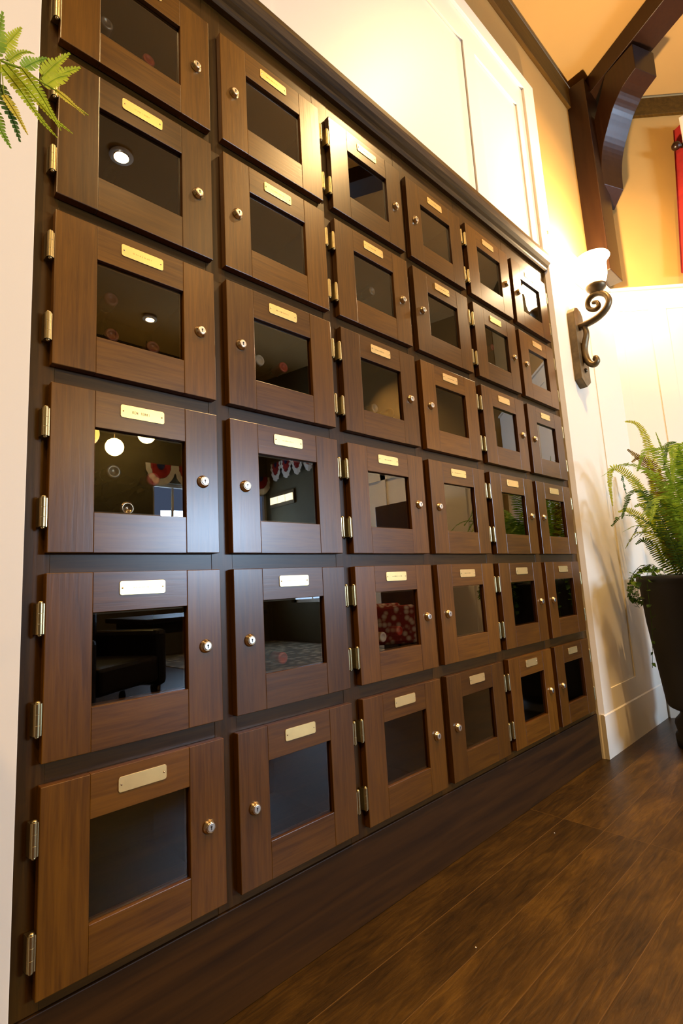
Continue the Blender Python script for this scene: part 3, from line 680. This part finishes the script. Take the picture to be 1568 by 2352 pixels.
FR = {'F1': ([(2.766, -0.30, 0.552), (2.757, -0.21, 0.889), (2.746, -0.155, 1.083), (2.735, -0.103, 1.159), (2.726, -0.064, 1.185), (2.719, -0.045, 1.167), (2.716, -0.035, 1.084), (2.716, -0.035, 0.975)], .034, LEAFL),
'F2': ([(2.767, -0.30, 0.552), (2.764, -0.25, 0.907), (2.763, -0.243, 1.162), (2.759, -0.224, 1.331), (2.753, -0.193, 1.406), (2.742, -0.139, 1.429)], .046, LEAFL),
'F3': ([(2.768, -0.30, 0.552), (2.768, -0.266, 0.882), (2.763, -0.241, 1.069), (2.754, -0.198, 1.194), (2.742, -0.137, 1.273)], .050, LEAFB),
'F4': ([(2.766, -0.30, 0.552), (2.759, -0.222, 0.752), (2.748, -0.169, 0.871), (2.736, -0.108, 0.944), (2.726, -0.057, 0.942)], .050, LEAFL),
'F5': ([(2.771, -0.32, 0.552), (2.775, -0.305, 0.9), (2.779, -0.326, 1.1), (2.787, -0.364, 1.23), (2.795, -0.406, 1.267)], .055, LEAF),
'F6': ([(2.771, -0.32, 0.552), (2.775, -0.304, 0.967), (2.773, -0.295, 1.198), (2.769, -0.274, 1.339)], .018, LEAF),
'F7': ([(2.769, -0.30, 0.552), (2.77, -0.278, 0.858), (2.768, -0.266, 1.042), (2.763, -0.243, 1.162), (2.753, -0.191, 1.219), (2.744, -0.148, 1.199)], .048, LEAFB),
'F8': ([(2.774, -0.32, 0.552), (2.786, -0.358, 0.959), (2.785, -0.356, 1.163), (2.776, -0.31, 1.242), (2.765, -0.252, 1.242)], .055, LEAF),
'F9': ([(2.771, -0.30, 0.552), (2.765, -0.252, 0.771), (2.757, -0.21, 0.889), (2.749, -0.17, 0.964), (2.741, -0.13, 0.958)], .045, LEAF),
'F10': ([(2.767, -0.30, 0.552), (2.756, -0.207, 0.708), (2.746, -0.158, 0.781), (2.738, -0.117, 0.762)], .040, LEAFD)}
for k, (pts, L_, m_) in FR.items():
    b = MB(); frond(b, pts, L_*1.1, 0.0072, m_, step=0.0140, nrm=Vector((-0.981, -0.194, 0)), droop=0.2); part(b, 'frond', pf)
rd = random.Random(11)
for k in range(44):
    a = rd.uniform(0, 2*PI); lean = rd.uniform(0.06, 0.44); hh = rd.uniform(0.30, 0.72)*(1.1-lean*.6)
    d = Vector((math.cos(a), math.sin(a), 0)); s0 = Vector((PC.x, PC.y, 0.548))+d*rd.uniform(.02, .18)
    wallroom = (-WY*-1-0.03-PC.y)/max(1e-3, d.y) if d.y > 0 else 9
    r_ = min(lean+0.12, wallroom-0.10) if wallroom < 9 else lean+0.12
    r_ = max(r_, 0.08)
    pts = [s0, s0+Vector((0, 0, hh*.5))+d*r_*.18, s0+Vector((0, 0, hh*.9))+d*r_*.45, s0+Vector((0, 0, hh))+d*r_*.75, s0+Vector((0, 0, hh*rd.uniform(.70, .92)))+d*r_*1.0]
    pts = [Vector((p.x, min(p.y, -0.05), p.z)) for p in pts]
    b = MB(); nr = (d*-1+Vector((0, 0, 1))).normalized()
    frond(b, pts, rd.uniform(.042, .062), 0.0075, rd.choice((LEAF, LEAF, LEAFD, LEAFL)), step=0.0145, nrm=nr, droop=0.2); part(b, 'frond', pf)
def ivy_leaf(b, p, d, sz, mat):
    d = d.normalized(); u = Vector((0, 0, 1)); s_ = d.cross(u); s_ = s_.normalized() if s_.length > .01 else Vector((0, 1, 0)); n_ = s_.cross(d)
    V = [p, p+s_*sz*.45+d*sz*.15, p+s_*sz*.38+d*sz*.55, p+d*sz, p-s_*sz*.38+d*sz*.55, p-s_*sz*.45+d*sz*.15]
    V = [v+n_*sz*.05*((i % 2)*2-1) for i, v in enumerate(V)]
    b.add(V, [(0, 1, 2, 3), (0, 3, 4, 5)], mat)
for k in range(30):
    a = rd.uniform(PI*0.55, PI*1.75) if k < 24 else rd.uniform(0, 2*PI)
    d = Vector((math.cos(a), math.sin(a), 0)); r0 = 0.30
    ln = rd.choice((0.06, 0.10, 0.14, 0.30, 0.40)) if k % 3 == 0 else rd.uniform(.02, .12)
    o = Vector((PC.x, PC.y, 0))
    pts = [o+d*(r0-.06)+Vector((0, 0, .56)), o+d*(r0-.01)+Vector((0, 0, .625+rd.uniform(0, .03))), o+d*(r0+.055)+Vector((0, 0, .60)), o+d*(r0+.065+rd.uniform(0, .02))+Vector((0, 0, .57-ln*.5)), o+d*(r0+.055)+Vector((rd.uniform(-.03, .03), rd.uniform(-.03, .03), .57-ln))]
    pts = [Vector((p.x, min(p.y, -0.04), p.z)) for p in pts]
    b = MB(); P = catmull(pts, 8); b.tube(P, 0.0012, LEAFD, n=5)
    for i in range(1, len(P), 2):
        dd = Vector((rd.uniform(-1, 1), rd.uniform(-1, 1), rd.uniform(-1, .3))).normalized()
        ivy_leaf(b, P[i], dd, rd.uniform(.020, .036), rd.choice((LEAFD, LEAFD, LEAF)))
    part(b, 'ivy_vine', pf)

# ------------------------------------------------------------------ curtain and rod on the far wall
cu = thing('curtain', 'red and white swag curtain at the right edge above the panelling', 'curtain', tuple(TF@Vector((0.75, -0.10, 2.47))))
b = MB()
V = []; F = []; nx, nz = 34, 10
for j in range(nz+1):
    for i in range(nx+1):
        u = i/nx; z = 2.50+(3.53-2.50)*j/nz; s_ = 0.455+0.10*j/nz+u*0.45
        V.append(TF@Vector((s_, -0.065+0.020*math.sin(u*2*PI*6+0.4), z+0.03*math.sin(u*9)*(1 if j == nz else 0))))
for j in range(nz):
    for i in range(nx): q = j*(nx+1)+i; F.append((q, q+1, q+nx+2, q+nx+1))
b.add(V, F, CLOTHR, True); part(b, 'curtain_panel', cu)
b = MB(); V = []; F = []
for j in range(9):
    for i in range(25):
        u = i/24; t = j/8; s_ = 0.560+u*0.50; dep = (0.30*(1-u)**1.4+0.04)
        V.append(TF@Vector((s_, -0.118-0.018*math.sin(u*2*PI*5), 3.56-dep*t*1.6)))
for j in range(8):
    for i in range(24): q = j*25+i; F.append((q, q+1, q+26, q+25))
b.add(V, F, CLOTHW, True); part(b, 'white_swag', cu, label='white lining swag')
rod = thing('curtain_rod', 'dark curtain rod with a ball finial at the right edge', 'rod', tuple(TF@Vector((0.6, -0.10, 3.37))))
b = MB(); b.tube([TF@Vector((0.565, -0.10, 3.37)), TF@Vector((1.9, -0.10, 3.37))], 0.013, BEAM, n=14); part(b, 'pole', rod)
b = MB(); b.lathe([(0.010, 0), (0.016, 0.006), (0.012, 0.014), (0.024, 0.030), (0.028, 0.044), (0.022, 0.060), (0.006, 0.070)], BEAM, T=TF@Tr(0.568, -0.10, 3.37)@Matrix.Rotation(-PI/2, 4, 'Y'), n=20); part(b, 'finial', rod)
b = MB(); b.box(1.20, 1.22, -0.10, 0.006, 3.36, 3.38, BEAM, T=TF); part(b, 'bracket', rod)

# ------------------------------------------------------------------ ceiling downlights
for i, q in enumerate(DOWN):
    labs = ['recessed ceiling downlight nearest the truss', 'recessed ceiling downlight second from the lockers on the right row', 'recessed ceiling downlight third from the lockers on the right row',
            'unseen ceiling downlight added to brighten the wall left of the lockers', 'recessed ceiling downlight second from the lockers on the left row', 'recessed ceiling downlight nearest the west wall']
    t = thing('ceiling_downlight', labs[i], 'light', q, 'recessed downlights in the ceiling')
    zc_ = q[2]+0.02
    b = MB(); b.lathe([(0.060, q[2]-0.004), (0.090, q[2]-0.004), (0.092, q[2]), (0.075, zc_+0.01), (0.060, zc_+0.01), (0.060, q[2]-0.004)], CLOTHW, T=Tr(q[0], q[1], 0), n=32, cap=False); part(b, 'trim_ring', t)

t = thing('added_wash_spot', 'unseen ceiling spot added to brighten the mirrored east wall', 'light', (4.15, -3.55, ceil_z(4.15, -3.55)))  # made-up housing for the added wash light, out of view
b = MB(); b.lathe([(0.062, -0.02), (0.066, 0.03), (0.066, 0.06), (0.050, 0.06)], IRON, T=Tr(4.13, -3.55, ceil_z(4.15, -3.55)-0.045), n=24, cap=False); part(b, 'can', t)
# ------------------------------------------------------------------ the room behind the camera, as the locker glass mirrors it
def window(name, x0, x1, z0, z1, y, nx, nz, facing):
    fr = MB()
    def bb(a, c, z_, z2, d0=-.03, d1=.03):
        if facing == 'y': fr.box(a, c, y+d0, y+d1, z_, z2, WHITE)
        else: fr.box(y+d0, y+d1, a, c, z_, z2, WHITE)
    bb(x0, x1, z0, z0+.05); bb(x0, x1, z1-.05, z1); bb(x0, x0+.05, z0, z1); bb(x1-.05, x1, z0, z1)
    for i in range(1, nx): xx = x0+(x1-x0)*i/nx; bb(xx-.015, xx+.015, z0, z1, -.015, .015)
    for j in range(1, nz): zz = z0+(z1-z0)*j/nz; bb(x0, x1, zz-.015, zz+.015, -.015, .015)
    return struct(fr, name)
window('window_1', 2.9, 5.0, 1.2, 2.35, -6.5, 6, 2, 'y')
window('window_2', -5.85, -4.55, 0.4, 1.6, 5.1, 3, 2, 'x')
b = MB(); b.box(4.97, 5.0, -6.32, -5.62, 2.05, 2.29, IRON)
for k in range(3): b.box(4.96, 4.97, -6.29+k*0.22, -6.09+k*0.22, 2.11, 2.23, WARMPANE)
struct(b, 'window_3')
bt = thing('bunting', 'red and white scalloped bunting above the small lit pane on the east wall', 'bunting', (4.93, -5.9, 2.6))
for k in range(4):
    for nm, r0, r1, m_ in (('blue_band', 0.0, .08, CLOTHB), ('red_band', .08, .20, CLOTHR), ('white_band', .20, .30, CLOTHW)):
        b = MB(); V = []; F = []; n_ = 20
        for i in range(n_+1):
            a = PI+PI*i/n_; pz = 0.015*math.sin(i*PI*.8)
            for r_ in (r0+.005, r1): V.append((4.93+pz, -6.05+k*0.30+r_*math.cos(a)*.5, 2.82+r_*math.sin(a)*1.1))
        for i in range(n_): F.append((2*i, 2*i+1, 2*i+3, 2*i+2))
        b.add(V, F, m_, True); part(b, nm, bt)
bt = thing('bunting', 'red and white scalloped bunting over the window behind the camera', 'bunting', (4.0, -6.33, 2.5))
for k in range(5):
    for nm, r0, r1, m_ in (('blue_band', 0.0, .08, CLOTHB), ('red_band', .08, .20, CLOTHR), ('white_band', .20, .30, CLOTHW)):
        b = MB(); V = []; F = []; n_ = 20
        for i in range(n_+1):
            a = PI+PI*i/n_; pz = 0.015*math.sin(i*PI*.8)
            for r_ in (r0+.005, r1): V.append((3.0+k*0.45+r_*math.cos(a)*.8, -6.34+pz, 2.62+r_*math.sin(a)*1.1))
        for i in range(n_): F.append((2*i, 2*i+1, 2*i+3, 2*i+2))
        b.add(V, F, m_, True); part(b, nm, bt)
GLB = [((2.16, -5.9, 2.66), .12, GLOBE, 'round yellow globe pendant lamp nearer the window'), ((2.60, -5.9, 2.90), .12, GLOBE, 'round yellow globe pendant lamp hung highest'), ((1.14, -3.95, 2.18), .20, AMBER, 'large amber bowl pendant lamp')]
for p, r_, m_, lab in GLB:
    t = thing('pendant_lamp', lab, 'lamp', p, 'pendant lamps behind the camera')
    prof = [(max(.001, r_*math.sin(PI*i/14)), -r_*math.cos(PI*i/14)*(1 if m_ is GLOBE else .75)) for i in range(15)]
    b = MB(); b.lathe(prof, m_, T=Tr(*p), n=28, cap=False); part(b, 'globe_shade', t)
    b = MB(); b.tube([(p[0], p[1], p[2]+r_*.95 if m_ is GLOBE else p[2]+r_*.72), (p[0], p[1], ceil_z(p[0], p[1]))], 0.008, IRON, n=8); part(b, 'stem', t)
# table with turned legs
tb = thing('side_table', 'dark polished table with turned legs behind the camera', 'table', (1.9, -3.2, FL))
b = MB(); b.box(1.35, 2.45, -3.75, -2.85, 0.42, 0.46, LEATHER, 0.006); part(b, 'tabletop', tb)
b = MB(); b.box(1.42, 2.38, -3.68, -2.92, 0.34, 0.42, LEATHER); part(b, 'apron', tb)
for x in (1.46, 2.34):
    for y in (-3.64, -2.96):
        b = MB(); b.lathe([(.028, FL), (.030, FL+.03), (.018, FL+.08), (.036, FL+.16), (.020, FL+.24), (.042, FL+.34), (.024, FL+.44), (.036, FL+.52), (.036, .345)], LEATHER, T=Tr(x, y, 0), n=18); part(b, 'leg', tb)
def armchair(name, lab, x, y, rz, m_):
    t = thing(name, lab, 'chair', (x, y, FL)); T = Tr(x, y, FL)@Matrix.Rotation(rz, 4, 'Z')
    b = MB(); b.box(-.30, .30, -.30, .28, .26, .44, m_, .03, T=T); part(b, 'seat', t)
    b = MB(); b.box(-.32, .32, .24, .38, .26, 1.02, m_, .05, T=T); part(b, 'backrest', t)
    for s_ in (-1, 1):
        b = MB(); b.box(s_*.30, s_*.40, -.30, .34, .22, .62, m_, .035, T=T); part(b, 'armrest', t)
        for yy in (-.26, .30):
            b = MB(); b.lathe([(.016, 0), (.024, .22)], BEAM, T=T@Tr(s_*.33, yy, 0), n=12); part(b, 'leg', t)
armchair('armchair', 'dark leather armchair behind the camera', 0.95, -2.75, 2.6, LEATHER)
armchair('armchair', 'red and white patterned armchair near the side window', 4.05, -2.95, 2.2, UPHOL)
b = MB(); b.box(4.60, 4.96, -3.45, -2.75, FL, 1.62, WV, .006); tag(b.build('tall_sideboard', None, (4.78, -3.1, FL)), 'tall dark brown sideboard against the east wall', 'cabinet')
b = MB(); b.box(2.55, 4.9, -6.2, -3.5, FL, FL+.008, RUG); tag(b.build('area_rug', None, (3.7, -4.8, FL)), 'mottled beige area rug on the floor behind the camera', 'rug')

# ------------------------------------------------------------------ crumbs on the floor
for p in ((0.862, -0.235), (1.50, -0.13), (0.53, -0.32)):
    b = MB(); b.lathe([(.0005, 0), (.0022, .0008), (.0016, .0022), (.0003, .0026)], CLOTHW, T=Tr(p[0], p[1], FL), n=8)
    tag(b.build('crumb', None, (p[0], p[1], FL)), 'tiny white crumb lying on the dark plank floor', 'crumb', 'crumbs on the floor')
